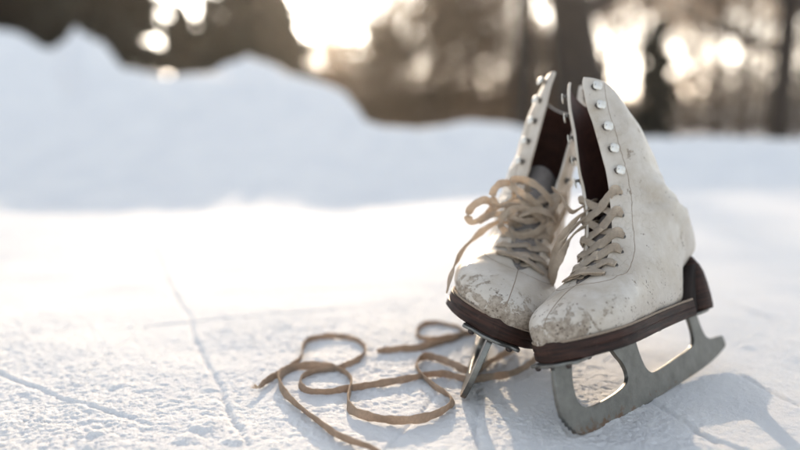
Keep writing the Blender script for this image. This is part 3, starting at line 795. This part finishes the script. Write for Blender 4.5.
# dark evergreens, left
conifer(-55, 13, 9, 2.2, 'dark evergreen at the far left edge, half out of view', 11, n=12000)
conifer(35, 15, 10, 1.9, 'second dark evergreen from the left, behind the lowest dip of the bank', 12, n=12000)
conifer(108, 13, 9, 1.35, 'wide dark evergreen behind the sharp peak of the snow bank', 13, n=13000)
conifer(258, 14, 9, 1.12, 'dark evergreen left of the bright glow, above the middle of the bank', 14, n=14000)
conifer(186, 17, 3.7, 1.35, 'shorter evergreen filling the dip under the bright gap', 15, n=9000)
conifer(213, 19, 4.2, 1.4, 'low dark evergreen just right of the bright gap in the trees', 16, n=9000)
conifer(652, 17, 3.45, .42, 'small narrow evergreen standing alone right of the skates', 17, n=3500, base=.1, pw=.45)
# brown thicket in the middle
for i, (px, Y, hh, lab) in enumerate([(325, 20, 2.1, 'low brown bush under the bright glow'), (372, 17, 2.7, 'brown bush right of the glow'), (412, 18, 4.0, 'tall brown bush in the middle of the background'), (452, 17, 3.9, 'brown bush left of the slim trunk'), (492, 20, 3.7, 'brown bush at the foot of the slim trunk'), (540, 19, 2.7, 'brown bush between the two dark trunks')]):
    bare_tree(px, Y, hh, .06, lab, 40+i, leaves=5200, leafstd=.09, trunk_frac=.05, limbs=20, name='bush', grp='brown bushes beyond the bank', spread=.7, leafs=.13)
bare_tree(343, 36, 3.9, .06, 'pale low bush added as a haze veil far behind the bright glow', 47, leaves=2600, leafs=.2, leafstd=.1, leafmat='haze_leaf', trunk_frac=.05, limbs=16, name='bush', grp='brown bushes beyond the bank', spread=.7)  # bush added to stand in for haze under the glow
# trunks
bare_tree(435, 18, 8, .10, 'bare tree growing up through the brown bushes', 66, leaves=1800, trunk_frac=.2, limbs=16)
bare_tree(520, 13, 9, .18, 'slim dark trunk left of the thick leaning trunk', 61, lean=(.1, 0), leaves=600)
bare_tree(582, 10.5, 9, .46, 'thick dark trunk leaning left, right behind the skates', 62, pts=[(0.1, 0, -.2), (.02, 0, 1.4), (-.18, 0, 2.6), (-.42, 0, 4.2), (-.6, 0, 9)], leaves=500)
bare_tree(716, 20, 6.5, .10, 'hazy tree with brown foliage between the small evergreen and the right trunk', 63, leaves=1900, trunk_frac=.25, limbs=14)
bare_tree(776, 15, 8, .26, 'dark trunk with a spreading crown near the right edge', 64, lean=(.1, 0), leaves=1700, trunk_frac=.3, limbs=14)
bare_tree(835, 17, 8, .15, 'tree just outside the right edge reaching in with its branches', 65, leaves=700, trunk_frac=.3, limbs=12)
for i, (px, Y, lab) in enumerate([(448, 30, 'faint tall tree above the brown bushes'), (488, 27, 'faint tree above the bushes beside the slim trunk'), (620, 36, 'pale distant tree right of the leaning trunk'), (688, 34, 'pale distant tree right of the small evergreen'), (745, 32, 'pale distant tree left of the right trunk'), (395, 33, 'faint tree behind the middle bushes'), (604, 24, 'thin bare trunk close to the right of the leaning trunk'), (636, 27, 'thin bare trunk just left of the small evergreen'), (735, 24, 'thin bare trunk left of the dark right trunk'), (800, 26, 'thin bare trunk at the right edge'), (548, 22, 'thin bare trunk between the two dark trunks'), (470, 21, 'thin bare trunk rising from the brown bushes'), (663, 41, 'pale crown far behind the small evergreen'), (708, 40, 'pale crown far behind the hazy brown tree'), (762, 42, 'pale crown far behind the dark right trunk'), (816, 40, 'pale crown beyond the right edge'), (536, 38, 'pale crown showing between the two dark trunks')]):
    bare_tree(px, Y, 9.5, .12, lab, 80+i, leaves=(3200 if px > 560 else 6000) if px > 500 else 2500, leafs=.20 if px > 590 else .15, leafmat='haze_leaf', trunk_frac=.25, limbs=14, grp='pale far trees')  # haze sits in the leaf colour; the far crowns mute the sky
# far undergrowth reading as one mass
rs = np.random.RandomState(5); n = 30000
u_ = rs.uniform(-1, 1, n); Yw = 42+rs.randn(n)*3; xw = u_*34
top = 1.9+1.2*vn(xw*.25, xw*0+2)+.9*vn(xw*.9, xw*0+6)
cw = np.stack([xw, Yw, GZ-.4+rs.rand(n)**1.3*top*1.6], 1)
Vw, Fw = quads(cw, rs.randn(n, 3)+np.array([0, 0, 1.5]), .5*(.5+rs.rand(n)), .16*(.5+rs.rand(n)), rs)
tag(np_mesh('far_undergrowth', Vw, Fw, M['twig']), 'low belt of bare brown undergrowth along the far edge of the field', 'undergrowth', kind='stuff')

# ------------------------------------------------------------------ winter haze
hm = bpy.data.materials.new('haze'); hm.use_nodes = True; hn = hm.node_tree; hn.nodes.remove(hn.nodes['Principled BSDF'])
pv = hn.nodes.new('ShaderNodeVolumePrincipled'); pv.inputs['Color'].default_value = (.96, .92, .86, 1); pv.inputs['Density'].default_value = .0011; pv.inputs['Anisotropy'].default_value = .78
hn.links.new(pv.outputs[0], hn.nodes['Material Output'].inputs['Volume'])
bm = bmesh.new(); bmesh.ops.create_cube(bm, size=1); bmesh.ops.scale(bm, verts=bm.verts, vec=(8000, 8000, 16)); bmesh.ops.translate(bm, verts=bm.verts, vec=(0, 0, 5.2))
tag(bm_obj('haze', bm, hm, None, False), 'thin pale winter haze over the snowy field', 'haze', kind='stuff')

# ------------------------------------------------------------------ light, sky, camera
w = bpy.data.worlds.new('World'); SC.world = w; w.use_nodes = True; nt = w.node_tree
sky = nt.nodes.new('ShaderNodeTexSky'); sky.sky_type = 'NISHITA'; sky.sun_disc = False
sky.sun_elevation = math.radians(SUN_EL); sky.sun_rotation = math.radians(SUN_AZ); sky.dust_density = 1.2; sky.air_density = 1.0
bg = nt.nodes['Background']; hs = nt.nodes.new('ShaderNodeHueSaturation'); hs.inputs['Saturation'].default_value = .38; nt.links.new(sky.outputs[0], hs.inputs['Color']); nt.links.new(hs.outputs[0], bg.inputs[0]); bg.inputs[1].default_value = .15
sun = bpy.data.lights.new('sun', 'SUN'); sun.energy = 3.15; sun.angle = math.radians(.6); sun.color = (1, .785, .56)
so = bpy.data.objects.new('sun', sun); C.objects.link(so)
el, az = math.radians(SUN_EL), math.radians(SUN_AZ)
sv = Vector((math.sin(az)*math.cos(el), math.cos(az)*math.cos(el), math.sin(el)))
so.rotation_euler = (-sv).to_track_quat('-Z', 'Y').to_euler(); so.location = (0, 0, 5)
cam = bpy.data.cameras.new('camera'); co = bpy.data.objects.new('camera', cam); C.objects.link(co)
cam.sensor_width = 36; cam.lens = 35.01; cam.clip_start = .02; cam.clip_end = 6000
co.location = (0, 0, CAM_H); co.rotation_euler = (math.pi/2-PITCH, 0, 0)
cam.dof.use_dof = True; cam.dof.focus_distance = .645; cam.dof.aperture_fstop = 1.9; cam.dof.aperture_blades = 0
SC.camera = co
vs = SC.view_settings; vs.view_transform = 'Standard'; vs.look = 'None'; vs.exposure = 1.62; vs.gamma = 1; vs.use_curve_mapping = False
SC.cycles.max_bounces = 8; SC.cycles.use_denoising = True
